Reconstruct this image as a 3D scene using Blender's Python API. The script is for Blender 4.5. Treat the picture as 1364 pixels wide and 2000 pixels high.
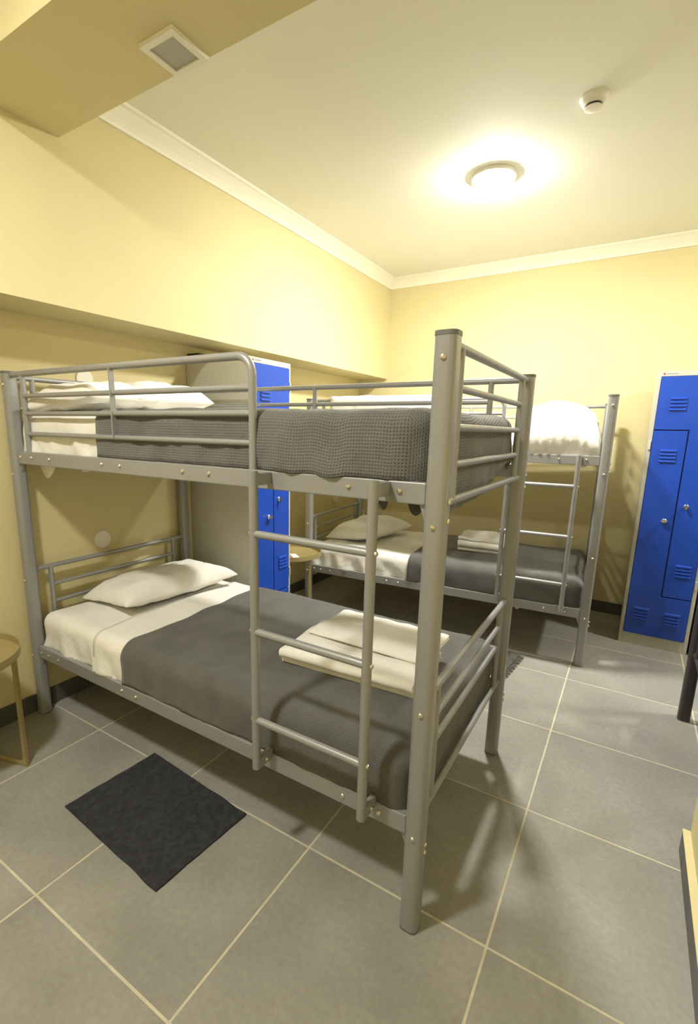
import bpy, bmesh, math, random
from mathutils import Vector, Matrix, noise
random.seed(7)
D = bpy.data
for o in list(D.objects): D.objects.remove(o)
scene = bpy.context.scene
C = scene.collection
PI = math.pi

# ------------------------------------------------------------------ camera
CAM = (2.387, -1.113, 1.408)
YAW, PITCH, ROLL = -0.5585, -0.2048, 0.0195
F_PX, PX, PY = 946.32, 640.56, 1035.14            # for a 1364 x 2000 frame
cy_, sy_, cp_, sp_ = math.cos(YAW), math.sin(YAW), math.cos(PITCH), math.sin(PITCH)
fw = Vector((sy_*cp_, cy_*cp_, sp_)); rt = Vector((cy_, -sy_, 0)); up = rt.cross(fw)
c_, s_ = math.cos(ROLL), math.sin(ROLL)
rt, up = c_*rt + s_*up, -s_*rt + c_*up
cam_d = D.cameras.new('camera'); cam = D.objects.new('camera', cam_d); C.objects.link(cam)
m = Matrix((rt, up, -fw)).transposed().to_4x4(); m.translation = CAM
cam.matrix_world = m
cam_d.sensor_fit = 'AUTO'; cam_d.sensor_width = 36.0; cam_d.lens = F_PX/2000*36
cam_d.shift_x = (682-PX)/2000; cam_d.shift_y = (PY-1000)/2000
cam_d.clip_start = 0.02
scene.camera = cam

# ------------------------------------------------------------------ world, exposure
w = D.worlds.new('world'); scene.world = w; w.use_nodes = True
w.node_tree.nodes['Background'].inputs[0].default_value = (0.9, 0.85, 0.7, 1)
w.node_tree.nodes['Background'].inputs[1].default_value = 0.02
vs = scene.view_settings
vs.view_transform = 'Standard'; vs.look = 'None'; vs.gamma = 1; vs.use_curve_mapping = False
vs.exposure = 2.62
LAMP_COL = (1.0, 0.975, 0.89)
LAMP_STRENGTH = [122.0, 68.0, 76.0]
LAMPS = [(1.565, 1.80), (1.25, -1.17), (3.9, 2.26)]

# ------------------------------------------------------------------ room numbers (metres)
SX, SZ = 0.301, 1.885        # upper wall face, underside of its step
YB = 3.235                   # back wall
ZC = 2.745                   # ceiling
XR, YN = 2.705, 0.755        # right wall face and its corner
XE, YF = 4.86, -2.6          # far right wall, wall behind the camera
BZ, BY0, BY1 = 2.516, -0.203, 0.160     # ceiling beam

# ------------------------------------------------------------------ materials
def nt(name):
    m = D.materials.new(name); m.use_nodes = True
    t = m.node_tree; b = t.nodes['Principled BSDF']
    return m, t, b
def lk(t, a, b): t.links.new(a, b)
def noise_col(t, b, c1, c2, scale, detail=4, lo=.35, hi=.65, obj=True, vec=None):
    tc = t.nodes.new('ShaderNodeTexCoord'); n = t.nodes.new('ShaderNodeTexNoise')
    n.inputs['Scale'].default_value = scale; n.inputs['Detail'].default_value = detail
    lk(t, vec if vec else tc.outputs['Object'], n.inputs['Vector'])
    r = t.nodes.new('ShaderNodeValToRGB')
    r.color_ramp.elements[0].position = lo; r.color_ramp.elements[1].position = hi
    r.color_ramp.elements[0].color = (*c1, 1); r.color_ramp.elements[1].color = (*c2, 1)
    lk(t, n.outputs['Fac'], r.inputs['Fac'])
    if b: lk(t, r.outputs['Color'], b.inputs['Base Color'])
    return n, r
def bump(t, b, src, strength, dist):
    bp = t.nodes.new('ShaderNodeBump'); bp.inputs['Strength'].default_value = strength; bp.inputs['Distance'].default_value = dist
    lk(t, src, bp.inputs['Height']); lk(t, bp.outputs['Normal'], b.inputs['Normal']); return bp
def plain(name, col, rough=.5, metal=0., var=.06, scale=6, bmp=0., bscale=60):
    m, t, b = nt(name)
    b.inputs['Roughness'].default_value = rough; b.inputs['Metallic'].default_value = metal
    c1 = tuple(x*(1-var) for x in col); c2 = tuple(min(1, x*(1+var)) for x in col)
    noise_col(t, b, c1, c2, scale)
    if bmp:
        tc = t.nodes.new('ShaderNodeTexCoord'); n = t.nodes.new('ShaderNodeTexNoise'); n.inputs['Scale'].default_value = bscale
        n.inputs['Detail'].default_value = 3
        lk(t, tc.outputs['Object'], n.inputs['Vector']); bump(t, b, n.outputs['Fac'], .5, bmp)
    return m
M = {}
M['wall'] = plain('wall_paint', (.665, .585, .325), .75, 0, .02, 1.5, .0006, 180)
M['ceil'] = plain('ceiling_paint', (.77, .765, .66), .8, 0, .015, 1.2)
M['cornice'] = plain('cornice_plaster', (.84, .82, .70), .6, 0, .01)
M['metal'] = plain('grey_painted_steel', (.31, .31, .312), .36, .25, .03, 3)
M['charcoal'] = plain('charcoal_steel', (.055, .055, .055), .4, .2, .03, 3)
M['cap'] = plain('dark_plastic_cap', (.14, .14, .14), .5)
M['bolt'] = plain('bright_bolt', (.72, .68, .58), .25, .9, .03)
M['skirt'] = plain('dark_skirting_tile', (.085, .083, .078), .45, 0, .12, 9)
M['white'] = plain('white_plastic', (.80, .78, .71), .45, 0, .01)
M['greyp'] = plain('grey_grille', (.42, .41, .36), .6, 0, .03)
M['dark'] = plain('black_plastic', (.015, .015, .015), .5)
M['gold'] = plain('mustard_painted_steel', (.36, .29, .13), .42, .2, .04)
M['locker'] = plain('locker_body_paint', (.55, .535, .45), .45, .05, .015, 3)
M['blue'] = plain('locker_blue_paint', (.010, .062, .44), .38, 0, .04, 2)
M['navy'] = plain('door_gap_shade_navy', (.004, .018, .13), .5)  # dark blue standing in for the shade inside the door gaps
M['chrome'] = plain('chrome', (.75, .75, .75), .18, 1., .02)
M['paper'] = plain('white_card', (.85, .84, .8), .6)
M['logo_red'] = plain('logo_red', (.35, .05, .06), .5)
M['logo_grey'] = plain('logo_grey', (.25, .25, .32), .5)
# floor tile: cement look, every tile a little different
m, t, b = nt('cement_tile'); M['tile'] = m
tc = t.nodes.new('ShaderNodeTexCoord'); oi = t.nodes.new('ShaderNodeObjectInfo')
va = t.nodes.new('ShaderNodeVectorMath'); va.operation = 'MULTIPLY_ADD'
va.inputs[1].default_value = (1, 1, 1); lk(t, tc.outputs['Object'], va.inputs[0])
cx_ = t.nodes.new('ShaderNodeCombineXYZ'); mu = t.nodes.new('ShaderNodeMath'); mu.operation = 'MULTIPLY'; mu.inputs[1].default_value = 40
lk(t, oi.outputs['Random'], mu.inputs[0]); lk(t, mu.outputs[0], cx_.inputs[0]); lk(t, mu.outputs[0], cx_.inputs[1]); lk(t, cx_.outputs[0], va.inputs[2])
n1, r1 = noise_col(t, None, (.262, .254, .226), (.345, .336, .302), 3.2, 8, .3, .7, vec=va.outputs[0])
n2, r2 = noise_col(t, None, (.9, .9, .9), (1.06, 1.06, 1.06), 55, 3, .3, .7, vec=va.outputs[0])
mx = t.nodes.new('ShaderNodeMix'); mx.data_type = 'RGBA'; mx.blend_type = 'MULTIPLY'; mx.inputs[0].default_value = 1
lk(t, r1.outputs['Color'], mx.inputs[6]); lk(t, r2.outputs['Color'], mx.inputs[7]); lk(t, mx.outputs[2], b.inputs['Base Color'])
b.inputs['Roughness'].default_value = .42; bump(t, b, n1.outputs['Fac'], .15, .002)
M['grout'] = plain('cream_grout', (.58, .53, .40), .85, 0, .08, 20)
# waffle blanket
def waffle(name, col, period, depth):
    m, t, b = nt(name)
    tc = t.nodes.new('ShaderNodeTexCoord'); sp = t.nodes.new('ShaderNodeSeparateXYZ'); lk(t, tc.outputs['UV'], sp.inputs[0])
    outs = []
    for i in (0, 1):
        a = t.nodes.new('ShaderNodeMath'); a.operation = 'MULTIPLY'; a.inputs[1].default_value = 2*PI/period
        lk(t, sp.outputs[i], a.inputs[0])
        s = t.nodes.new('ShaderNodeMath'); s.operation = 'SINE'; lk(t, a.outputs[0], s.inputs[0]); outs.append(s)
    mxn = t.nodes.new('ShaderNodeMath'); mxn.operation = 'MAXIMUM'; lk(t, outs[0].outputs[0], mxn.inputs[0]); lk(t, outs[1].outputs[0], mxn.inputs[1])
    n, r = noise_col(t, None, tuple(x*.9 for x in col), tuple(x*1.1 for x in col), 9)
    r2 = t.nodes.new('ShaderNodeValToRGB'); r2.color_ramp.elements[0].position = .0; r2.color_ramp.elements[1].position = .9
    r2.color_ramp.elements[0].color = (.74, .74, .74, 1); r2.color_ramp.elements[1].color = (1.1, 1.1, 1.1, 1)
    lk(t, mxn.outputs[0], r2.inputs['Fac'])
    mx = t.nodes.new('ShaderNodeMix'); mx.data_type = 'RGBA'; mx.blend_type = 'MULTIPLY'; mx.inputs[0].default_value = 1
    lk(t, r.outputs['Color'], mx.inputs[6]); lk(t, r2.outputs['Color'], mx.inputs[7]); lk(t, mx.outputs[2], b.inputs['Base Color'])
    b.inputs['Roughness'].default_value = .9; b.inputs['Sheen Weight'].default_value = .15
    bump(t, b, mxn.outputs[0], .6, depth); return m
M['blanket'] = waffle('grey_waffle_blanket', (.128, .126, .118), .0086, .0016)
M['blanket_fine'] = waffle('grey_cotton_blanket', (.112, .110, .102), .0065, .0008)
def cloth(name, col, rough=.85, sc=14, dist=.004):
    m, t, b = nt(name)
    noise_col(t, b, tuple(x*.97 for x in col), col, 5)
    b.inputs['Roughness'].default_value = rough
    tc = t.nodes.new('ShaderNodeTexCoord')
    n = t.nodes.new('ShaderNodeTexNoise'); n.inputs['Scale'].default_value = sc; n.inputs['Detail'].default_value = 5; n.inputs['Distortion'].default_value = .6
    lk(t, tc.outputs['Object'], n.inputs['Vector']); bump(t, b, n.outputs['Fac'], .5, dist); return m
M['sheet'] = cloth('white_cotton_sheet', (.81, .79, .74), .8, 11, .014)
M['pillow'] = cloth('white_pillow_case', (.81, .79, .74), .8, 12, .011)
M['towel'] = cloth('white_terry_towel', (.83, .81, .76), .95, 130, .002)
# ribbed rug
def rugmat(name, col):
    m, t, b = nt(name)
    n, r = noise_col(t, b, tuple(x*.75 for x in col), tuple(x*1.3 for x in col), 45, 4)
    b.inputs['Roughness'].default_value = .95
    tc = t.nodes.new('ShaderNodeTexCoord'); n2 = t.nodes.new('ShaderNodeTexNoise'); n2.inputs['Scale'].default_value = 300
    lk(t, tc.outputs['Object'], n2.inputs['Vector']); bump(t, b, n2.outputs['Fac'], .6, .002); return m
M['rug'] = rugmat('dark_slate_cotton', (.030, .031, .038))
M['rug2'] = rugmat('dark_green_grey_cotton', (.075, .075, .06))
# lamps
for i in range(3):
    m, t, b = nt('lit_opal_glass'); M['lamp%d' % i] = m
    b.inputs['Base Color'].default_value = (.9, .88, .8, 1)
    b.inputs['Emission Color'].default_value = (*LAMP_COL, 1); b.inputs['Emission Strength'].default_value = LAMP_STRENGTH[i]

# ------------------------------------------------------------------ helpers
def mesh_obj(name, verts, faces, mat, parent=None, smooth=False, loc=None, uvs=None):
    me = D.meshes.new(name); me.from_pydata([tuple(v) for v in verts], [], faces); me.update()
    if uvs:
        ul = me.uv_layers.new(name='UVMap')
        for lp in me.loops: ul.data[lp.index].uv = uvs[lp.vertex_index]
    bm = bmesh.new(); bm.from_mesh(me); bmesh.ops.recalc_face_normals(bm, faces=bm.faces); bm.to_mesh(me); bm.free()
    me.materials.append(M[mat])
    if smooth: me.polygons.foreach_set('use_smooth', [True]*len(me.polygons))
    o = D.objects.new(name, me); C.objects.link(o)
    if parent: o.parent = parent
    if loc: o.location = loc
    return o
class MB:
    def __init__(s): s.v = []; s.f = []
    def add(s, v, f):
        k = len(s.v); s.v += [Vector(p) for p in v]; s.f += [tuple(i+k for i in q) for q in f]; return s
    def box(s, x0, x1, y0, y1, z0, z1, bev=0):
        if bev <= 0:
            return s.add([(x0,y0,z0),(x1,y0,z0),(x1,y1,z0),(x0,y1,z0),(x0,y0,z1),(x1,y0,z1),(x1,y1,z1),(x0,y1,z1)],
                         [(0,3,2,1),(4,5,6,7),(0,1,5,4),(1,2,6,5),(2,3,7,6),(3,0,4,7)])
        bm = bmesh.new(); bmesh.ops.create_cube(bm, size=1)
        for v in bm.verts: v.co = Vector(((x0+x1)/2+v.co.x*(x1-x0), (y0+y1)/2+v.co.y*(y1-y0), (z0+z1)/2+v.co.z*(z1-z0)))
        bmesh.ops.bevel(bm, geom=list(bm.edges), offset=bev, segments=2, affect='EDGES', profile=.5)
        bm.verts.index_update()
        s.add([v.co.copy() for v in bm.verts], [[v.index for v in f.verts] for f in bm.faces]); bm.free(); return s
    def tube(s, pts, r, n=12, cap=True, sect=None):
        pts = [Vector(p) for p in pts]; rings = []
        prev = None
        for i, p in enumerate(pts):
            d = ((pts[i+1]-p).normalized() if i+1 < len(pts) else Vector()) + ((p-pts[i-1]).normalized() if i else Vector())
            d.normalize()
            if prev is None:
                a = Vector((0,0,1)) if abs(d.z) < .9 else Vector((0,1,0))
                u = d.cross(a).normalized()
            else:
                u = (prev - d*prev.dot(d)).normalized()
            prev = u; w_ = d.cross(u)
            rr = r[i] if isinstance(r, (list, tuple)) else r
            rings.append([p + u*math.cos(2*PI*k/n)*rr + w_*math.sin(2*PI*k/n)*rr for k in range(n)])
        v = [q for g in rings for q in g]; f = []
        for i in range(len(rings)-1):
            for k in range(n): f.append((i*n+k, i*n+(k+1)%n, (i+1)*n+(k+1)%n, (i+1)*n+k))
        if cap: f += [tuple(range(n))[::-1], tuple((len(rings)-1)*n+k for k in range(n))]
        return s.add(v, f)
    def prism(s, outline, axis, a0, a1):
        # outline: 2-D points; axis: extrusion axis ('x': outline is (y,z); 'y': (x,z); 'z': (x,y))
        def P(q, a): return {'x': (a, q[0], q[1]), 'y': (q[0], a, q[1]), 'z': (q[0], q[1], a)}[axis]
        n = len(outline)
        return s.add([P(q, a0) for q in outline]+[P(q, a1) for q in outline],
                     [tuple(range(n)), tuple(range(n, 2*n))[::-1]]+[(i, (i+1) % n, n+(i+1) % n, n+i) for i in range(n)])
    def lathe(s, prof, cx=0, cy=0, n=32, z0=0):
        v = []; f = []
        for r, z in prof:
            v += [(cx+r*math.cos(2*PI*k/n), cy+r*math.sin(2*PI*k/n), z0+z) for k in range(n)]
        for i in range(len(prof)-1):
            for k in range(n): f.append((i*n+k, i*n+(k+1) % n, (i+1)*n+(k+1) % n, (i+1)*n+k))
        f += [tuple(range(n))[::-1], tuple((len(prof)-1)*n+k for k in range(n))]
        return s.add(v, f)
    def build(s, name, mat, parent=None, smooth=False, loc=None): return mesh_obj(name, s.v, s.f, mat, parent, smooth, loc)
def smooth_by_angle(o, deg=40):
    me = o.data
    me.polygons.foreach_set('use_smooth', [True]*len(me.polygons))
    bm = bmesh.new(); bm.from_mesh(me)
    for e in bm.edges:
        e.smooth = len(e.link_faces) == 2 and e.calc_face_angle(0) < math.radians(deg)
    bm.to_mesh(me); bm.free(); return o
def empty(name, loc, rz=0):
    o = D.objects.new(name, None); C.objects.link(o); o.location = loc; o.rotation_euler = (0, 0, rz); o.empty_display_size = .1; return o
def tag(o, label, cat, group=None):
    o['label'] = label; o['category'] = cat
    if group: o['group'] = group
    return o
def struct(o, label=None):
    o['kind'] = 'structure'
    if label: o['label'] = label
    return o
def copy_tree(o, parent=None):
    c = o.copy(); C.objects.link(c); c.parent = parent
    for ch in list(o.children): copy_tree(ch, c)
    return c
def arc(cx, cz, r, a0, a1, n=6):
    return [(cx+r*math.cos(a0+(a1-a0)*i/n), cz+r*math.sin(a0+(a1-a0)*i/n)) for i in range(n+1)]
def nz(x, y, z, f): return noise.noise(Vector((x*f, y*f, z*f)))

def sstep(a, b, x):
    t_ = max(0, min(1, (x-a)/(b-a))); return t_*t_*(3-2*t_)

# ------------------------------------------------------------------ structure
fl = struct(MB().box(-.15, XE+.1, YF-.1, YB+.1, -.08, -.0009).build('floor', 'grout'), 'cream grout bed of the grey tiled floor')
GX, GY, T, G = .404, .059, .6, .0072
full = None
for i in range(-1, 9):
    for j in range(-5, 7):
        x0, x1, y0, y1 = GX+i*T+G/2, GX+(i+1)*T-G/2, GY+j*T+G/2, GY+(j+1)*T-G/2
        a0, a1, b0, b1 = max(x0, 0), min(x1, XE), max(y0, YF), min(y1, YB)
        if a0 < XR < a1 and b0 < YN-.3: a1 = XR-.020
        if a1-a0 < .02 or b1-b0 < .02: continue
        if a0 > XR-.01 and b1 < YN: continue
        cx, cy = (a0+a1)/2, (b0+b1)/2
        whole = abs(a1-a0-(T-G)) < 1e-4 and abs(b1-b0-(T-G)) < 1e-4
        if whole and full:
            o = full.copy(); C.objects.link(o); o.parent = fl; o.location = (cx, cy, 0)
        else:
            o = MB().box(a0-cx, a1-cx, b0-cy, b1-cy, -.012, 0, .0008).build('floor_tile', 'tile', fl, loc=(cx, cy, 0))
            if whole: full = o
wl = MB().prism([(-.15, -.08), (0, -.08), (0, SZ), (SX, SZ), (SX, ZC), (-.15, ZC)], 'y', YF, YB).build('wall_left', 'wall')
struct(wl, 'yellow wall whose upper half steps out over the bed heads')
struct(MB().box(-.15, XE+.1, YB, YB+.1, -.08, ZC).build('wall_back', 'wall'), 'plain yellow back wall behind the far bunk')
struct(MB().box(XR, XE+.1, YF, YN, -.08, ZC).build('wall_right', 'wall'), 'yellow wall corner on the near right side')
struct(MB().box(XE, XE+.1, YN, YB, -.08, ZC).build('wall_niche', 'wall'))
struct(MB().box(-.15, XR, YF-.1, YF, -.08, ZC).build('wall_front', 'wall'))
struct(MB().box(-.15, XE+.1, YF-.1, YB+.1, ZC, ZC+.1).build('ceiling', 'ceil'), 'off-white painted ceiling')
bm_ = MB().box(SX, XR, BY0, BY1, BZ, ZC).build('ceiling_beam', 'wall')
struct(bm_, 'yellow painted beam crossing below the ceiling')
# cornices (cove profile)
h = .078
cove = [(0, 0), (.012, 0), (.016, .012), (.03, .03), (.05, .048), (h-.012, .06), (h, .064), (h, h), (0, h)]
struct(MB().prism([(SX+a, ZC-h+b) for a, b in cove], 'y', BY1, YB).build('trim_1', 'cornice'), 'white plaster cornice along the left wall')
struct(MB().prism([(YB-a, ZC-h+b) for a, b in cove], 'x', SX, XE).build('trim_2', 'cornice'), 'white plaster cornice along the back wall')
struct(MB().prism([(SX+a, ZC-h+b) for a, b in cove], 'y', YF, BY0).build('trim_3', 'cornice'))
struct(MB().prism([(YN+a, ZC-h+b) for a, b in cove], 'x', XR, XE).build('trim_4', 'cornice'))
# skirting tiles, one per floor tile
def skirting(name, p0, p1, axis, at, sgn, hh=.09, th=.011):
    root = MB().box(*( (min(at, at+sgn*.004), max(at, at+sgn*.004), p0, p1) if axis == 'y' else (p0, p1, min(at, at+sgn*.004), max(at, at+sgn*.004)) ), 0, hh-.004).build(name, 'grout')
    struct(root, 'dark tile skirting')
    st = (GY if axis == 'y' else GX); k = math.ceil((p0-st)/T-1e-6)
    cuts = [p0]+[st+q*T for q in range(k, k+20) if p0+.03 < st+q*T < p1-.03]+[p1]
    for a, b in zip(cuts, cuts[1:]):
        a += .001; b -= .001
        lo, hi = min(at, at+sgn*th), max(at, at+sgn*th)
        bx = (lo, hi, a, b) if axis == 'y' else (a, b, lo, hi)
        MB().box(*bx, .001, hh, .0015).build('skirting_tile', 'skirt', root)
skirting('baseboard_left', YF, YB-.012, 'y', 0, 1)
skirting('baseboard_back', 0, XE, 'x', YB, -1)
skirting('baseboard_right', YF, YN, 'y', XR, -1, .085, .022)
struct(MB().box(XR-.023, XR, YF, YN, .085, .089, .001).build('trim_5', 'wall'), 'cream painted top edge of the right skirting')
skirting('baseboard_niche', XR, XE, 'x', YN, 1)

# ------------------------------------------------------------------ bunk bed
HX, FX, BW, PH = .046, 2.0, .933, 1.627
BC = Vector(((HX+FX)/2, BW/2, 0))
UR0, UR1, LR0, LR1 = 1.233, 1.287, .305, .363
def rr_section(w_, r, n=5):
    pts = []
    for qx, qy, a in ((1, 1, 0), (-1, 1, PI/2), (-1, -1, PI), (1, -1, 3*PI/2)):
        for i in range(n+1):
            t_ = a+PI/2*i/n
            pts.append((qx*(w_-r)+r*math.cos(t_), qy*(w_-r)+r*math.sin(t_)))
    return pts
def make_bed():
    root = empty('bunk_bed', BC)
    L = lambda x, y, z: Vector((x, y, z))-BC
    def tube(name, pts, r, mat='metal'):
        o = MB().tube([L(*p) for p in pts], r).build(name, mat, root); return smooth_by_angle(o, 50)
    sec = rr_section(.0265, .017)
    for px, py in ((HX, 0), (HX, BW), (FX, 0), (FX, BW)):
        mb = MB().prism([(px-BC.x+a, py-BC.y+b) for a, b in sec], 'z', 0.002, PH-.008)
        o = smooth_by_angle(mb.build('post', 'metal', root), 35)
        cp = MB().prism([(px-BC.x+a*1.04, py-BC.y+b*1.04) for a, b in sec], 'z', PH-.01, PH).build('post_cap', 'cap', o)
        MB().prism([(px-BC.x+a*1.02, py-BC.y+b*1.02) for a, b in sec], 'z', 0, .006).build('post_foot', 'cap', o)
    for z0, z1 in ((UR0, UR1), (LR0, LR1)):
        for y in (0, BW):
            mb = MB().box(HX+.027-BC.x, FX-.027-BC.x, y-.0125-BC.y, y+.0125-BC.y, z0, z1, .003)
            for xa, sg in ((FX-.027, -1), (HX+.027, 1)):
                mb.prism([(xa-BC.x, z0+.002), (xa+sg*.018-BC.x, z0+.002), (xa+sg*.004-BC.x, z0-.035), (xa-BC.x, z0-.035)], 'y', y-.004-BC.y, y+.004-BC.y)
            mb.build('side_rail', 'metal', root)
        for k in range(7):
            x = .25+k*.26
            MB().box(x-.03-BC.x, x+.03-BC.x, .0125-BC.y, BW-.0125-BC.y, z0+.012, z0+.022).build('slat', 'metal', root)
    # foot ends and head ends
    for x in (FX, HX):
        top = (1.605, 1.512, 1.418, 1.327, 1.236) if x == FX else (1.603, 1.507, 1.40, 1.30, 1.236)
        low = (.722, .632, .548, .362) if x == FX else (.735, .642, .553, .362)
        for zs in (top, low):
            for k, z in enumerate(zs):
                e = (.024, BW-.024) if k in (0, len(zs)-1) else (.095, BW-.095)
                tube('end_rail', [(x, e[0], z), (x, e[1], z)], .0115 if k in (0, len(zs)-1) else .0095)
            for y in (.095, BW-.095):
                tube('end_upright', [(x, y, zs[0]), (x, y, zs[-1])], .0115)
    # front guard
    gx = 1.425; z1 = 1.612; rb = .055
    bend = [(gx-rb+rb*math.sin(a), 0, z1-rb+rb*math.cos(a)) for a in [PI/2*i/8 for i in range(9)]]
    tube('guard_frame', [(HX+.024, 0, z1)]+bend+[(gx, 0, UR1-.02)], .0125)
    for z in (1.522, 1.449, 1.364):
        tube('guard_bar', [(HX+.11, 0, z), (gx, 0, z)], .0095)
    tube('guard_upright', [(HX+.11, 0, z1), (HX+.11, 0, UR1-.01)], .0115)
    MB().box(.767-BC.x, .773-BC.x, -.013-BC.y, .006-BC.y, 1.364, z1).build('guard_strap', 'metal', root)
    # back guard, full length
    tube('guard_frame', [(HX+.024, BW, 1.607), (FX-.024, BW, 1.607)], .0115)
    tube('guard_bar', [(HX+.11, BW, 1.527), (FX-.135, BW, 1.527)], .0095)
    tube('guard_bar', [(HX+.11, BW, 1.42), (FX-.135, BW, 1.42)], .0095)
    for x in (HX+.11, 1.02, FX-.135):
        tube('guard_upright', [(x, BW, 1.607), (x, BW, UR1-.01)], .0115)
    # ladder
    ly = -.078
    for x in (1.491, 1.867):
        st = tube('ladder_stile', [(x, ly, .352), (x, ly, UR1+.004)], .0135)
        for z in (UR1-.015, LR1+.012):
            MB().box(x-.004-BC.x, x+.014-BC.x, ly-BC.y, -.0125-BC.y, z-.022, z+.012, .002).build('ladder_bracket', 'metal', st)
    for z in (1.112, .814, .522):
        tube('ladder_rung', [(1.491, ly, z), (1.867, ly, z)], .0115)
    # bolts
    hexp = [(0.0072, 0), (.0072, .0025), (.005, .0055), (.002, .0065)]
    bolt_me = None
    def bolt(x, y, z, d):
        nonlocal bolt_me
        if bolt_me is None:
            mb = MB().lathe(hexp, n=10); o = smooth_by_angle(mb.build('bolt', 'bolt', root), 30); bolt_me = o.data
        else:
            o = D.objects.new('bolt', bolt_me); C.objects.link(o); o.parent = root
        o.location = L(x, y, z)
        o.rotation_euler = {'-y': (PI/2, 0, 0), '+y': (-PI/2, 0, 0), '+x': (0, PI/2, 0), '-x': (0, -PI/2, 0)}[d]
    for y, d, s in ((0, '-y', -1), (BW, '+y', 1)):
        for x in (.10, .19, .33, .69, .80, 1.13, 1.25, 1.76, 1.905):
            bolt(x, y+s*.0125, UR0+.03, d)
        for x in (.10, .16, .24, .71, .80, 1.77, 1.89):
            bolt(x, y+s*.0125, LR0+.03, d)
        for px in (FX, HX):
            for z in (1.57, 1.185, .69, .315):
                bolt(px, y+s*.0262, z, d)
    for y in (0, BW):
        for px, d, s in ((FX, '+x', 1), (HX, '-x', -1)):
            for z in (UR0+.012, UR0-.035, LR0-.015, LR0-.04):
                if s > 0: bolt(px+s*.0262, y, z, d)
    for x, d, s in ((1.491, '-x', -1), (1.867, '+x', 1)):
        for z in (1.112, .814, .522): bolt(x+s*.012, ly, z, d)
        bolt(1.8805 if s > 0 else 1.5045, -.045, LR1+.005, '+x')
    return root
bed = make_bed()
DX, DY = 0.0, 0.0
FF2, ROT2 = Vector((2.2435, 2.0905, 0)), .065
def to_bed2(o):
    R2 = Matrix.Rotation(ROT2, 3, 'Z')
    o.location = FF2+R2 @ (Vector(o.location)-Vector((FX, 0, 0)))
    o.rotation_euler = (R2 @ o.rotation_euler.to_matrix()).to_euler()
    return o
bed2 = copy_tree(bed); bed2.location = BC; to_bed2(bed2)
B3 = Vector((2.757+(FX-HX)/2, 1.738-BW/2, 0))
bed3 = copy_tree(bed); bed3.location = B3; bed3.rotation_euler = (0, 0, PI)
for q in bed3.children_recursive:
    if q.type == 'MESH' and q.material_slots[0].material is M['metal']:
        q.material_slots[0].link = 'OBJECT'; q.material_slots[0].material = M['charcoal']  # frame of the niche bed is darker than the other two
tag(bed, 'grey steel bunk bed beside dark ribbed rug, grey blankets on both bunks', 'bunk bed', 'grey steel bunk beds')
tag(bed2, 'grey steel bunk bed against back wall, white bedding on its top bunk', 'bunk bed', 'grey steel bunk beds')
tag(bed3, 'charcoal steel bunk bed in the niche behind the right wall corner', 'bunk bed')

# ------------------------------------------------------------------ bedding builders (bed-local coordinates, bed 1 frame)
def soft_box(name, x0, x1, y0, y1, z0, z1, r, mat, n=(40, 22, 8), amp=.003, f=6, seed=0, loc=None, crown=0):
    bm = bmesh.new(); V = {}; faces = []
    cx, cy, cz = (x0+x1)/2, (y0+y1)/2, z0
    hx, hy, hz = (x1-x0)/2, (y1-y0)/2, (z1-z0)/2
    nx, ny, nz_ = n; verts = []; idx = {}
    def gv(i, j, k):
        if (i, j, k) in idx: return idx[(i, j, k)]
        p = Vector((-hx+2*hx*i/nx, -hy+2*hy*j/ny, -hz+2*hz*k/nz_))
        q = Vector((max(-hx+r, min(hx-r, p.x)), max(-hy+r, min(hy-r, p.y)), max(-hz+r, min(hz-r, p.z))))
        d = p-q; no = d.normalized() if d.length > 1e-9 else Vector((0, 0, 1))
        if d.length > 1e-9: p = q+no*r
        p = p+no*amp*noise.noise(Vector((p.x*f+seed, p.y*f, p.z*f)))
        if p.z > 0: p.z += crown*max(0, (1-(p.x/hx)**2))*max(0, (1-(p.y/hy)**2))
        p.z += hz
        idx[(i, j, k)] = len(verts); verts.append(p); return idx[(i, j, k)]
    for i in range(nx):
        for j in range(ny):
            for k in (0, nz_): faces.append((gv(i, j, k), gv(i+1, j, k), gv(i+1, j+1, k), gv(i, j+1, k)))
    for i in range(nx):
        for k in range(nz_):
            for j in (0, ny): faces.append((gv(i, j, k), gv(i+1, j, k), gv(i+1, j, k+1), gv(i, j, k+1)))
    for j in range(ny):
        for k in range(nz_):
            for i in (0, nx): faces.append((gv(i, j, k), gv(i, j+1, k), gv(i, j+1, k+1), gv(i, j, k+1)))
    bm.free()
    o = mesh_obj(name, verts, faces, mat, None, True)
    o.location = loc if loc else (cx, cy, cz); return o
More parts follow.
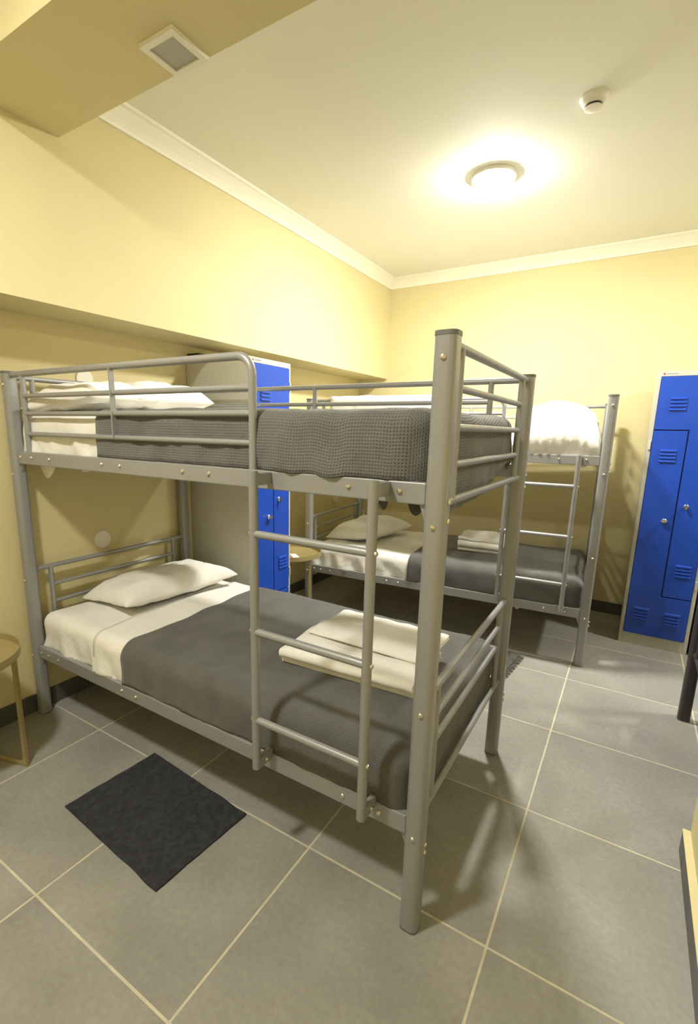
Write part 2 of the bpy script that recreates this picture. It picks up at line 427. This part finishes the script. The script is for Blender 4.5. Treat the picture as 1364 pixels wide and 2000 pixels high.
def cover(name, xb, x1, y0, y1, ztop, hem, mat, r=.05, rc=.06, amp=.006, pleat=.01, seed=0., crown=.012, th=.006, edge=None, step=.022, closed_end=True, flare=None, calm=None):
    """Cloth over a mattress: from the straight edge at xb to the end x1, hanging at the sides and (closed_end) over the end.
    hem(side, a): hem height; side 'f','e','b'; a = x or y.  edge(t): x shift of the open edge across the bed (t 0..1)."""
    sg = 1 if x1 > xb else -1
    L = abs(x1-xb); W = y1-y0
    path = []                                   # (kind, fraction)
    n1 = max(6, int(L/step)); n2 = max(6, int(W/step)); nc = 7
    path += [('f', i/n1) for i in range(n1+1)]
    if closed_end:
        path += [('c1', i/nc) for i in range(1, nc)]
        path += [('e', i/n2) for i in range(n2+1)]
        path += [('c2', i/nc) for i in range(1, nc)]
    nb = [('b', 1-i/n1) for i in range(n1+1)]
    rows_f, rows_b = path, nb
    path = path+nb if closed_end else path
    def ringpt(kind, s, d, out):
        q = max(rc-d, 0.0) if closed_end else 0
        Ld = L-d if closed_end else L
        o = Vector((0, 0, 0)); n_ = Vector((0, 0, 0))
        if kind == 'f': a, y = s*(Ld-q), y0+d; n_ = Vector((0, -1, 0))
        elif kind == 'b': a, y = s*(Ld-q), y1-d; n_ = Vector((0, 1, 0))
        elif kind == 'e': a, y = Ld, y0+d+q+s*(W-2*d-2*q); n_ = Vector((1, 0, 0))
        elif kind == 'c1':
            t_ = -PI/2+s*PI/2; a, y = Ld-q+q*math.cos(t_), y0+d+q+q*math.sin(t_); n_ = Vector((math.cos(t_), math.sin(t_), 0))
        else:
            t_ = s*PI/2; a, y = Ld-q+q*math.cos(t_), y1-d-q+q*math.sin(t_); n_ = Vector((math.cos(t_), math.sin(t_), 0))
        if edge and kind in 'fb':
            a += sg*edge((y-y0)/W)*(1-min(1, a/.5))
        p = Vector((xb+sg*a, y, 0)); n_.x *= sg
        return p, n_
    nv, na, ntop = 9, 6, max(6, int(W/2/step/1.2))
    levels = [('s', i/nv) for i in range(nv)]+[('a', i/na) for i in range(na+1)]+[('t', i/ntop) for i in range(1, ntop+1)]
    def column(kind, s):
        col = []; uv = []; acc = 0; last = None
        p0, _ = ringpt(kind, s, 0, 0)
        side = 'f' if kind in ('f',) else 'b' if kind == 'b' else 'e'
        hz = hem(side, p0.x if side != 'e' else p0.y) if kind not in ('c1', 'c2') else hem('e', p0.y)*s + hem('f', p0.x)*(1-s) if kind == 'c1' else hem('b', p0.x)*s + hem('e', p0.y)*(1-s)
        for kd, q in levels:
            if kd == 's': d = 0; z = hz+(ztop-r-hz)*q; wgt = 1-q
            elif kd == 'a': a_ = q*PI/2; d = r*(1-math.cos(a_)); z = ztop-r+r*math.sin(a_); wgt = 0
            else: d = r+(W/2-r)*q; z = ztop; wgt = 0
            p, n_ = ringpt(kind, s, d, 0)
            u = p0.x*1.0+p0.y*1.0
            up_ = (0 if kd == 's' else q if kd == 'a' else 1)
            pl = pleat*wgt**.8*max(-.15, noise.noise(Vector((p0.x*13+seed+z*5, p0.y*13, z*4)))+.6*noise.noise(Vector((p0.x*30+seed-z*9, p0.y*30, z*6)))+.15)
            if calm is not None and kind in 'fb': pl *= 1-sstep(calm-.10, calm-.02, p0.x)
            base = amp*noise.noise(Vector((p.x*5+seed, p.y*5, z*5)))+.45*amp*noise.noise(Vector((p.x*13+seed, p.y*7+3, z*9)))
            if flare and kind == 'f' and kd != 't': p.y -= flare(p.x)*(1 if kd == 's' else 1-q)*(.55+.9*wgt)
            p = p+n_*(pl+base*(1-up_)); p.z = z+base*up_
            if kd == 't': p.z += crown*(1-(1-q)**2)
            if last is not None: acc += (p-last).length
            last = p.copy(); col.append(p); uv.append((u, acc))
        return col, uv
    verts = []; uvs = []; faces = []; nl = len(levels)
    cols = path if closed_end else rows_f+rows_b[::-1]
    def add(lst):
        ids = []
        for k, s in lst:
            c, u = column(k, s); ids.append(len(verts)); verts.extend(c); uvs.extend(u)
        for a, b in zip(ids, ids[1:]):
            for i in range(nl-1): faces.append((a+i, b+i, b+i+1, a+i+1))
    if closed_end: add(path)
    else: add(rows_f); add(rows_b)
    me = D.meshes.new(name); me.from_pydata([tuple(v) for v in verts], [], faces); me.update()
    ul = me.uv_layers.new(name='UVMap')
    for lp in me.loops: ul.data[lp.index].uv = uvs[lp.vertex_index]
    bm = bmesh.new(); bm.from_mesh(me); bmesh.ops.remove_doubles(bm, verts=bm.verts, dist=.0006); bmesh.ops.recalc_face_normals(bm, faces=bm.faces)
    base = Vector(((xb+x1)/2, (y0+y1)/2, ztop))
    upf = sum(f.normal.z*f.calc_area() for f in bm.faces)
    if upf < 0: bmesh.ops.reverse_faces(bm, faces=bm.faces)
    for v in bm.verts: v.co -= base
    bm.to_mesh(me); bm.free()
    me.materials.append(M[mat]); me.polygons.foreach_set('use_smooth', [True]*len(me.polygons))
    o = D.objects.new(name, me); C.objects.link(o); o.location = base
    s = o.modifiers.new('Solidify', 'SOLIDIFY'); s.thickness = th; s.offset = 1
    return o
def pillow(name, wx, wy, hgt, loc, rot=(0, 0, 0), mat='pillow', seed=0, n=26, flat=.35, amp=.022):
    verts = []; faces = []
    for side in (1, -1):
        base = len(verts)
        for i in range(n+1):
            for j in range(n+1):
                u = -1+2*i/n; v = -1+2*j/n
                uu = math.sin(u*PI/2); vv = math.sin(v*PI/2)
                x = wx/2*uu*(1-.07*(1-vv**2)); y = wy/2*vv*(1-.05*(1-uu**2))
                e = max(0, (1-uu**4)*(1-vv**4))**.55
                z = hgt*e*(1 if side > 0 else -flat)
                k = amp*e
                z += k*noise.noise(Vector((x*7+seed, y*7, side)))+.5*k*noise.noise(Vector((x*17+seed, y*17, side)))
                verts.append((x, y, z))
        for i in range(n):
            for j in range(n):
                a = base+i*(n+1)+j; q = (a, a+n+1, a+n+2, a+1)
                faces.append(q if side > 0 else q[::-1])
    me = D.meshes.new(name); me.from_pydata(verts, [], faces)
    bm = bmesh.new(); bm.from_mesh(me); bmesh.ops.remove_doubles(bm, verts=bm.verts, dist=.0008); bmesh.ops.recalc_face_normals(bm, faces=bm.faces); bm.to_mesh(me); bm.free()
    me.materials.append(M[mat]); me.polygons.foreach_set('use_smooth', [True]*len(me.polygons))
    o = D.objects.new(name, me); C.objects.link(o); o.location = loc; o.rotation_euler = rot
    # piped seam round the case
    return o
def folded(name, lx, ly, layers, th, loc, rz, mat='towel', seed=0, amp=.004, start=1):
    """Cloth folded to and fro: serpentine section in (y,z), swept along x."""
    pts = []; r = th*.5
    hy = ly/2-r
    for k in range(layers):
        z = r+k*th; d = 1 if (k % 2 == 0) else -1; d *= start
        a, b = -d*(hy-.012*random.random()), d*hy
        for i in range(13): pts.append((a+(b-a)*i/12, z))
        if k < layers-1:
            for i in range(1, 6):
                t_ = -PI/2+PI*i/6
                pts.append((d*(hy+r*math.cos(t_)), z+r+r*math.sin(t_)))
    nxs = 30; verts = []; faces = []; n = len(pts)
    for i in range(nxs+1):
        x = -lx/2+lx*i/nxs
        for y, z in pts:
            k = (z/(layers*th))
            xx = x*(1-.015*k)+.006*noise.noise(Vector((y*9+seed, z*40, i*0)))
            zz = z+amp*k*(noise.noise(Vector((x*8+seed, y*8, 0)))+.4*noise.noise(Vector((x*22+seed, y*22, 3))))
            e = max(0, abs(x)/(lx/2)-.9)/.1
            verts.append((xx, y, max(.003, zz-e*e*.006*k)))
    for i in range(nxs):
        for j in range(n-1): faces.append((i*n+j, (i+1)*n+j, (i+1)*n+j+1, i*n+j+1))
    o = mesh_obj(name, verts, faces, mat, None, True)
    s = o.modifiers.new('Solidify', 'SOLIDIFY'); s.thickness = th*.82; s.offset = 0
    bv = o.modifiers.new('Bevel', 'BEVEL'); bv.width = th*.3; bv.segments = 2; bv.limit_method = 'ANGLE'; bv.angle_limit = math.radians(60)
    o.location = loc; o.rotation_euler = (0, 0, rz); return o

# ---- bed 1, upper bunk
UT, LT = 1.449, .520                 # mattress tops
MX0, MX1, MY0, MY1 = .085, 1.945, .03, .905
def mattress(bx, by, top, bot, seed): return soft_box('mattress', MX0+bx, MX1+bx, MY0+by, MY1+by, bot, top, .04, 'sheet', seed=seed)
m1u = tag(mattress(0, 0, UT, UR0+.024, 1), 'white mattress on the top bunk of the bed by the ribbed rug', 'mattress', 'mattresses')
m1l = tag(mattress(0, 0, LT, LR0+.024, 2), 'white mattress on the bottom bunk of the bed by the ribbed rug', 'mattress', 'mattresses')
def flap(parent, x, w_, y, zt, drop, mat='sheet', seed=0, skew=.0, name='sheet_corner'):
    fp = []; ff = []
    for i in range(13):
        for j in range(7):
            u = i/12; v = j/6
            fp.append(Vector((x-w_/2+w_*u+skew*v, y+.010*math.sin(u*5+seed)+.012*v, zt-v*drop*(math.sin(PI*(.06+.86*u))**.7)))-parent.location)
    for i in range(12):
        for j in range(6): ff.append((i*7+j, (i+1)*7+j, (i+1)*7+j+1, i*7+j+1))
    q = mesh_obj(name, fp, ff, mat, parent, True); q.modifiers.new('Solidify', 'SOLIDIFY').thickness = .003
    return q
def hem_sheet(z, s, xe=9):
    return lambda side, a: z+.012*noise.noise(Vector((a*9+s, s, 0)))+(.03*sstep(xe-.04, xe, a) if side in 'fb' else 0)
o = cover('bed_sheet', .80, .066, .021, .912, UT+.004, hem_sheet(1.272, 3, .66), 'sheet', rc=.03, calm=.66, pleat=.026, seed=5, th=.003, amp=.006, crown=.004)
tag(o, 'white sheet at the head of the top bunk, showing through guard bars', 'bed sheet', 'white bed sheets')
# loose corner of that sheet hanging below the rail
flap(o, .20, .19, .04, 1.285, .115, seed=1, skew=-.02)
flap(o, .47, .10, .05, 1.26, .045, seed=3)
def hem_u(side, a):
    if side == 'f': return 1.288-.045*sstep(1.45, 1.6, a)*max(0, noise.noise(Vector((a*9+1.3, 0, 2))))
    if side == 'b': return 1.24+.01*math.sin(a*9)
    return 1.195+.12*sstep(.25, .95, a)
o = cover('waffle_blanket', .637, 1.972, .012, .921, UT+.012, hem_u, 'blanket', r=.045, pleat=.014, seed=11, amp=.010, crown=.008, th=.006,
          edge=lambda t_: .02*math.sin(t_*3), flare=lambda x: .020*sstep(1.44, 1.54, x)*(1-.6*sstep(1.88, 1.95, x))*(.55+.9*noise.noise(Vector((x*9+1.3, 0, 2)))))
tag(o, 'dark grey waffle blanket covering the top bunk behind guard bars', 'blanket', 'grey blankets')
flap(o, 1.805, .055, .09, 1.262, .072, 'blanket_fine', 0, name='blanket_tail'); flap(o, 1.905, .05, .09, 1.262, .078, 'blanket_fine', 4, name='blanket_tail')
o = pillow('pillow', .46, .36, .088, (.33, .195, UT+.045), (0, math.radians(-6), math.radians(4)), seed=3)
tag(o, 'plump white pillow on the top bunk, nearest its ladder side', 'pillow', 'pillows on the top bunk')
o = pillow('pillow', .46, .42, .105, (.33, .505, UT+.050), (0, math.radians(-6), math.radians(-4)), seed=9)
tag(o, 'white pillow on the top bunk, on the side of the tall locker', 'pillow', 'pillows on the top bunk')

# ---- bed 1, lower bunk
o = cover('bed_sheet', .98, .066, .014, .919, LT+.004, hem_sheet(.352, 8, .74), 'sheet', rc=.04, calm=.72, pleat=.036, seed=21, th=.003, amp=.008, crown=.006, r=.055)
tag(o, 'white sheet at the head of the bottom bunk over the ribbed rug', 'bed sheet', 'white bed sheets')
o = cover('top_sheet', .50, .80, .006, .927, LT+.009, hem_sheet(.358, 12, .74), 'sheet', calm=.74, pleat=.024, seed=25, th=.003, amp=.008, crown=.006, r=.055, closed_end=False)
tag(o, 'white folded-back top sheet between pillow and grey blanket, bottom bunk', 'bed sheet', 'white bed sheets')
def hem_l(side, a):
    if side == 'f': return .364-.010*noise.noise(Vector((a*7, 1, 2)))
    if side == 'b': return .345
    return .325+.01*math.sin(a*8)
o = cover('cotton_blanket', .715, 1.972, -.002, .933-.004, LT+.016, hem_l, 'blanket_fine', r=.06, pleat=.007, seed=31, amp=.010, crown=.008, th=.006,
          edge=lambda t_: .015*math.sin(t_*5))
tag(o, 'plain dark grey blanket on the bottom bunk under two folded towels', 'blanket', 'grey blankets')
o = pillow('pillow', .42, .68, .10, (.33, .53, LT+.05), (0, math.radians(-7), math.radians(-5)), seed=14)
tag(o, 'flat white pillow on the bottom bunk below round wall plate', 'pillow')
TZ = LT+.031
o = folded('folded_towel', .52, .33, 3, .021, (1.605, .395, TZ), .06, seed=2, amp=.008)
tag(o, 'large white towel folded flat on grey blanket, under a smaller towel', 'towel', 'white folded towels')
o = folded('folded_towel', .48, .27, 2, .011, (1.62, .505, TZ+.066), -.015, seed=6, amp=.010, start=-1)
tag(o, 'thin white towel folded on top of the larger towel', 'towel', 'white folded towels')

# ---- bed 2 (built in the first bed's frame, then carried over)
m2u = tag(to_bed2(mattress(0, 0, UT, UR0+.024, 5)), 'white mattress on the top bunk against the back wall', 'mattress', 'mattresses')
m2l = mattress(0, 0, LT, LR0+.024, 6)
for fx_, w_, dr in ((1.60, .07, .075), (1.725, .085, .055)): flap(m2l, fx_, w_, .10, .33, dr, seed=fx_*9)
tag(to_bed2(m2l), 'white mattress on the bottom bunk against the back wall', 'mattress', 'mattresses')
o = to_bed2(cover('bed_sheet', .98, .07, .012, .921, LT+.004, hem_sheet(.352, 18, .89), 'sheet', calm=.88, pleat=.042, seed=41, th=.003, amp=.012, crown=.006, r=.055))
tag(o, 'white sheet on the bottom bunk by back wall, head half', 'bed sheet', 'white bed sheets')
o = to_bed2(cover('cotton_blanket', .865, 1.972, -.002, .929, LT+.016, hem_l, 'blanket_fine', r=.06, pleat=.007, seed=51, amp=.010, crown=.008, th=.006, edge=lambda t_: .03*t_))
tag(o, 'dark grey blanket on the bottom bunk against the back wall', 'blanket', 'grey blankets')
o = to_bed2(pillow('pillow', .46, .62, .12, (.36, .47, LT+.055), (0, math.radians(-9), math.radians(-10)), seed=24))
tag(o, 'shaded white pillow on the bottom bunk against the back wall', 'pillow')
o = to_bed2(folded('folded_towel', .30, .36, 4, .026, (1.27, .50, TZ), .06, seed=12, amp=.014))
tag(o, 'thick folded white towel on the bunk against the back wall', 'towel', 'white folded towels')
o = cover('bed_sheet', 1.06, .07, .019, .914, UT+.004, hem_sheet(1.28, 28), 'sheet', pleat=.014, seed=61, th=.003, amp=.006, crown=.004)
to_bed2(o); tag(o, 'white sheet over the head half of the far top bunk', 'bed sheet', 'white bed sheets')
# white duvet heaped at the foot of the top bunk
def dome():
    verts = []; faces = []; nx, ny = 44, 40
    x0, x1, y0, y1 = 1.46, 1.968, .0, .86
    for i in range(nx+1):
        for j in range(ny+1):
            u = -1+2*i/nx; v = -1+2*j/ny
            uu = math.sin(u*PI/2)*.30+u*.70; vv = math.sin(v*PI/2)*.6+v*.4
            x = (x0+x1)/2+(x1-x0)/2*uu; y = (y0+y1)/2+(y1-y0)/2*vv
            e = max(0, 1-abs(u)**7)**.5; f_ = max(0, 1-abs(v)**5)**.5
            z = 1.285+f_*(.175*e+.15*(1-u*u)*(1-.5*v*v))
            z += .014*e*f_*noise.noise(Vector((x*6, y*4, 3)))+.008*e*f_*noise.noise(Vector((x*15, y*8, 7)))
            k = max(0, 1-(z-1.285)/.15) if v < 0 else 0
            y += -.020*k*(noise.noise(Vector((x*22, 1, z*3)))+.6*noise.noise(Vector((x*45, 4, z*4))))-.004*k
            verts.append((x, y, z))
    for i in range(nx):
        for j in range(ny):
            a = i*(ny+1)+j; faces.append((a, a+ny+1, a+ny+2, a+1))
    o = mesh_obj('duvet', verts, faces, 'sheet', None, True)
    s = o.modifiers.new('Solidify', 'SOLIDIFY'); s.thickness = .01; s.offset = 0
    flap(o, 1.89, .075, .05, 1.26, .045, seed=2, name='duvet_corner')
    return o
o = to_bed2(dome()); tag(o, 'puffed white duvet heaped at the ladder end of the far top bunk', 'duvet')
def over_rail():
    # white cloth thrown over the guard rail of the far bunk
    verts = []; faces = []; x0, x1 = .22, .97; zt = 1.642; yr = 0
    prof = [(yr-.024, zt-.16), (yr-.024, zt-.09), (yr-.022, zt-.03)]+[(yr-.022*math.cos(a), zt-.02+.020*math.sin(a)) for a in [PI*i/6 for i in range(1, 6)]]
    prof += [(yr+.024, zt-.03), (yr+.05, zt-.08), (yr+.10, zt-.13), (yr+.25, zt-.155), (yr+.42, zt-.165)]
    nx = 26
    for i in range(nx+1):
        x = x0+(x1-x0)*i/nx
        for k, (y, z) in enumerate(prof):
            e = .0035*noise.noise(Vector((x*14, k*.6, 0)))
            verts.append((x+.01*noise.noise(Vector((k*.9, x*3, 2))), y-abs(e) if k < 4 else y+abs(e), z+.006*noise.noise(Vector((x*9, 5, 0)))))
    n = len(prof)
    for i in range(nx):
        for k in range(n-1): faces.append((i*n+k, (i+1)*n+k, (i+1)*n+k+1, i*n+k+1))
    o = mesh_obj('throw', verts, faces, 'sheet', None, True)
    s = o.modifiers.new('Solidify', 'SOLIDIFY'); s.thickness = .003; s.offset = 0
    return o
o = to_bed2(over_rail()); tag(o, 'white cloth thrown over the guard rail of the far bunk', 'cloth')

# ---- bed 3 (niche, behind the right-hand wall corner)
def local3(x, y): return B3.x-(x-BC.x), B3.y-(y-BC.y)
x3a, y3a = local3(MX1, MY1); x3b, y3b = local3(MX0, MY0)
for top, bot, nm in ((UT, UR0+.024, 'top'), (LT, LR0+.024, 'bottom')):
    o = soft_box('mattress', x3a, x3b, y3a, y3b, bot, top, .04, 'sheet', seed=7); tag(o, 'white mattress on the %s bunk in the niche by right wall' % nm, 'mattress', 'mattresses')
    hm = (lambda side, a: 1.28) if nm == 'top' else (lambda side, a: .352)
    o = cover('cotton_blanket', x3b-.65, x3a-.025, y3a-.01, y3b+.01, top+.012, hm, 'blanket_fine', seed=71, step=.04)
    tag(o, 'dark grey blanket on the %s bunk in the niche by right wall' % nm, 'blanket', 'grey blankets')

# ------------------------------------------------------------------ lockers
LW, LD, LH = .388, .50, 1.80
def make_locker():
    root = empty('locker', (0, 0, 0))       # origin: front left bottom corner; front faces -y
    fr = .022; y0 = 0
    mb = MB().box(0, LW, .006, LD, 0, LH, .003); mb.build('body', 'locker', root)
    MB().box(0, fr, 0, .02, 0, LH, .002).build('frame_stile', 'locker', root)
    MB().box(LW-fr, LW, 0, .02, 0, LH, .002).build('frame_stile', 'locker', root)
    MB().box(fr, LW-fr, 0, .02, LH-.03, LH, .002).build('frame_header', 'locker', root)
    MB().box(fr, LW-fr, 0, .02, 0, .078, .002).build('plinth', 'locker', root)
    a, b, zt, zb, zm1, zm0, xm = fr+.003, LW-fr-.003, LH-.033, .081, 1.443, .367, .204
    g = .0035
    MB().box(fr, LW-fr, .003, .0065, .079, LH-.031).build('door_gap_shade', 'navy', root)  # added dark panel behind the doors, so their gaps look shaded
    up_ = [(a, zt), (b, zt), (b, zm0+g), (xm+g, zm0+g), (xm+g, zm1+g), (a, zm1+g)]
    lo_ = [(a, zm1-g), (xm-g, zm1-g), (xm-g, zm0-g), (b, zm0-g), (b, zb), (a, zb)]
    doors = []
    for outl in (up_, lo_):
        o = MB().prism(outl[::-1], 'y', -.010, .0025).build('door', 'blue', root)
        bv = o.modifiers.new('Bevel', 'BEVEL'); bv.width = .0015; bv.segments = 2; bv.limit_method = 'ANGLE'
        doors.append(o)
    lme = None
    for d, cx, cz in ((0, .128, 1.605), (1, .116, 1.286), (0, .295, .555), (1, .108, .232), (1, .280, .222)):
        for k in range(4):
            z = cz+.033-.022*k
            if lme is None:
                mb = MB().prism([(-.009, -.007), (-.0185, -.0065), (-.0165, .002), (-.009, .007)], 'x', -.043, .043)
                o = mb.build('louver', 'blue', doors[d]); lme = o.data
            else:
                o = D.objects.new('louver', lme); C.objects.link(o); o.parent = doors[d]
            o.location = (cx, 0, z)
    for d, cx, cz, rot in ((1, .152, .871, 0), (0, .254, .972, PI/2)):
        mb = MB(); n = 20
        mb.lathe([(.0145, .0), (.0145, .006), (.011, .009), (.009, .016), (.0045, .019)], n=20)
        hd = [(-.021, 0), (-.006, .0085), (.006, .0085), (.021, 0), (.006, -.0085), (-.006, -.0085)]
        mb.prism([(p, q) for p, q in hd], 'z', .014, .024)
        o = smooth_by_angle(mb.build('lock_knob', 'chrome', doors[d]), 35)
        o.location = (cx, -.010, cz); o.rotation_euler = (PI/2, 0, rot) if rot == 0 else Matrix.Rotation(PI/2, 3, 'X').to_euler()
        if rot: o.rotation_euler = (Matrix.Rotation(PI/2, 3, 'Y') @ Matrix.Rotation(PI/2, 3, 'X')).to_euler()
    for x, z, d in ((.012, 1.347, 1), (.012, .232, 1), (LW-.012, 1.66, 0), (LW-.012, .47, 0)):
        MB().box(x-.006, x+.006, -.009, .004, z-.028, z+.028, .002).build('hinge', 'locker', root)
    # maker's plate on the header: small round mark and a line of fine print
    mb = MB().lathe([(.006, 0), (.006, .0012)], n=16); o = mb.build('header_mark', 'logo_red', root); o.location = (.035, -.0003, LH-.015); o.rotation_euler = (PI/2, 0, 0)
    mb = MB()
    for k in range(9): mb.box(.050+k*.0065, .0545+k*.0065, -.001, .0005, LH-.018+(.001 if k % 2 else 0), LH-.0115-(.001 if k % 3 else 0))
    mb.build('header_print', 'logo_grey', root)
    return root
lk2 = make_locker(); lk2.location = (2.441, 2.66, 0)
lk1 = copy_tree(lk2); lk1.location = (.505, 1.037, 0); lk1.rotation_euler = (0, 0, PI/2)
lk3 = copy_tree(lk2); lk3.location = (2.441+LW+.014, 2.66, 0)
tag(lk1, 'tall locker with blue Z-shaped doors between the two bunk beds', 'locker', 'blue-door lockers')
tag(lk2, 'tall locker with blue Z-shaped doors beside the far bunk, on the back wall', 'locker', 'blue-door lockers')
tag(lk3, 'tall locker on the back wall next to the charcoal bunk', 'locker', 'blue-door lockers')
o = MB().box(-.05, .05, -.035, .035, 0, .040, .004).build('black_case', 'dark', loc=(.058, 1.078, LH)); tag(o, 'small black case lying on top of the locker between bunks', 'case')

# ------------------------------------------------------------------ side tables
def make_table():
    root = empty('side_table', (0, 0, 0)); R_, H_ = .2225, .540
    prof = [(.0, H_-.034), (R_-.004, H_-.034), (R_, H_-.030), (R_, H_), (R_-.003, H_), (R_-.004, H_-.027), (R_-.008, H_-.030), (.0, H_-.030)]
    mb = MB(); n = 48; v = []; f = []
    for r, z in prof: v += [(max(r, .0005)*math.cos(2*PI*k/n), max(r, .0005)*math.sin(2*PI*k/n), z) for k in range(n)]
    for i in range(len(prof)-1):
        for k in range(n): f.append((i*n+k, i*n+(k+1) % n, (i+1)*n+(k+1) % n, (i+1)*n+k))
    mb.add(v, f); smooth_by_angle(mb.build('tray', 'gold', root), 40)
    q = .008; Rl = .195
    for k in range(4):
        a = PI/4+k*PI/2
        x, y = Rl*math.cos(a), Rl*math.sin(a)
        MB().box(x-q, x+q, y-q, y+q, 0, H_-.034, .002).build('leg', 'gold', root)
    c = Rl*math.cos(PI/4)
    for s in (-1, 1):
        MB().box(-c+q, c-q, s*c-q*.8, s*c+q*.8, .001, .015, .002).build('base_bar', 'gold', root)
        MB().box(-c+q, c-q, s*c-q*.8, s*c+q*.8, H_-.05, H_-.0345, .002).build('top_bar', 'gold', root)
    for s in (-1, 1):
        MB().box(s*c-q*.8, s*c+q*.8, -c+q, c-q, H_-.05, H_-.0345, .002).build('top_bar', 'gold', root)
    return root
tb1 = make_table(); tb1.location = (.287, -.428, 0); tb1.rotation_euler = (0, 0, .28)
tb2 = copy_tree(tb1); tb2.location = (.338, 1.662, 0); tb2.rotation_euler = (0, 0, .62)
tag(tb1, 'mustard metal tray table beside the bunk with the ribbed rug', 'side table', 'mustard tray tables')
tag(tb2, 'mustard metal tray table between locker and far bunk, card on it', 'side table', 'mustard tray tables')
o = MB().box(-.065, .065, -.022, .022, 0, .003, .001).build('card', 'paper', loc=(.405, 1.62, .5102)); o.rotation_euler = (0, 0, -.64)
tag(o, 'small white card lying on the tray table by the locker', 'card')

# ------------------------------------------------------------------ rugs
def rug(name, lx, ly, mat, ribs, loc, rz, along='y', fringe=False):
    verts = []; faces = []; nx, ny = (ribs*4, 24) if along == 'y' else (24, ribs*4)
    for i in range(nx+1):
        for j in range(ny+1):
            u = i/nx; v = j/ny; s = u if along == 'y' else v
            x = -lx/2+lx*u+.004*noise.noise(Vector((v*5, 3, 0))); y = -ly/2+ly*v+.004*noise.noise(Vector((u*6, 7, 0)))
            edge_ = min(u, 1-u) < .02 or min(v, 1-v) < .015
            z = .006+.0016*math.sin(s*ribs*2*PI)+(.0015 if edge_ else 0)+.001*noise.noise(Vector((x*20, y*20, 0)))
            verts.append((x, y, z))
    k = ny+1
    for i in range(nx):
        for j in range(ny): faces.append((i*k+j, (i+1)*k+j, (i+1)*k+j+1, i*k+j+1))
    # sides down to the floor
    rim = [i*k for i in range(nx+1)]+[nx*k+j for j in range(1, ny+1)]+[i*k+ny for i in range(nx-1, -1, -1)]+[j for j in range(ny-1, 0, -1)]
    base = len(verts)
    for r in rim: verts.append((verts[r][0], verts[r][1], .0005))
    n = len(rim)
    for i in range(n): faces.append((rim[i], rim[(i+1) % n], base+(i+1) % n, base+i))
    faces.append(tuple(base+i for i in range(n)))
    o = mesh_obj(name, verts, faces, mat, None, False, loc); o.rotation_euler = (0, 0, rz)
    if fringe:
        mb = MB()
        for s in (-1, 1):
            for q in range(40):
                y = -ly/2+.006+(ly-.012)*q/39
                mb.tube([(s*(lx/2-.004), y, .006), (s*(lx/2+.018), y+.004*math.sin(q*2.1), .0035), (s*(lx/2+.036), y+.008*math.sin(q*1.3), .002)], [.002, .0018, .001], n=5)
        fr = mb.build('fringe', mat, o, True); fr['kind'] = 'stuff'
    return o
o = rug('rug', .565, .385, 'rug', 42, (1.034, -.125, 0), math.radians(3.2) * -1 + .0); o.rotation_euler.z = -.068
tag(o, 'dark slate ribbed rug on tiles in front of the bunk ladder', 'rug')
o = rug('rug', .50, .36, 'rug2', 36, (1.645, 1.855, 0), -.10, fringe=True)
tag(o, 'dark green-grey fringed rug lying between the two bunk beds', 'rug')

# ------------------------------------------------------------------ ceiling and wall fittings
def make_lamp(i, label):
    x, y = LAMPS[i]
    root = empty('ceiling_lamp', (x, y, ZC))
    smooth_by_angle(MB().lathe([(.112, 0), (.1125, -.017), (.111, -.019), (.109, -.017), (.108, -.010), (.09, -.010)], n=40).build('base_ring', 'white', root), 40)
    prof = [(.107*math.cos(a), -.012-.033*math.sin(a)) for a in [PI/2*i/12 for i in range(12)]]+[(.004, -.045)]
    smooth_by_angle(MB().lathe(prof, n=40).build('glass_dome', 'lamp%d' % i, root), 60)
    return tag(root, label, 'ceiling lamp', 'round ceiling lamps')
make_lamp(0, 'glowing round opal lamp on the ceiling above the aisle between bunks')
make_lamp(1, 'round opal ceiling lamp before the yellow beam')
make_lamp(2, 'round opal ceiling lamp in the niche by right wall')
sd = empty('smoke_detector', (2.066, 1.375, ZC))
smooth_by_angle(MB().lathe([(.054, 0), (.054, -.007), (.049, -.010), (.046, -.022), (.034, -.029)], n=36).build('housing', 'white', sd), 30)
smooth_by_angle(MB().lathe([(.030, -.029), (.030, -.037)], n=24).build('sensor_gap', 'dark', sd), 30)
smooth_by_angle(MB().lathe([(.033, -.037), (.033, -.041), (.018, -.046)], n=24).build('sensor_cap', 'white', sd), 30)
tag(sd, 'white round smoke detector on the ceiling', 'smoke detector')
sp = empty('ceiling_speaker', (1.06, .086, BZ))
mb = MB(); s0, s1 = .0715, .052
for a, b, c, d in ((-s0, s0, -s0, -s1), (-s0, s0, s1, s0), (-s0, -s1, -s1, s1), (s1, s0, -s1, s1)): mb.box(a, b, c, d, -.012, 0)
mb.build('frame', 'white', sp)
MB().box(-s1, s1, -s1, s1, -.007, 0).build('grille', 'greyp', sp)
tag(sp, 'square white-framed panel with grey grille under the yellow beam', 'vent')
for y, z, r, lab in ((.406, .803, .048, 'round white blank wall plate above the bottom bunk pillow'),
                     (.375, 1.632, .045, 'round white wall fitting behind the top bunk pillow'),
                     (2.83, .765, .045, 'round white blank wall plate above the far bottom bunk')):
    mb = MB().lathe([(r, 0), (r, .004), (r-.004, .007), (.01, .0085)], n=32)
    o = smooth_by_angle(mb.build('wall_plate', 'white'), 30); o.location = (0, y, z); o.rotation_euler = (0, PI/2, 0)
    tag(o, lab, 'wall plate')
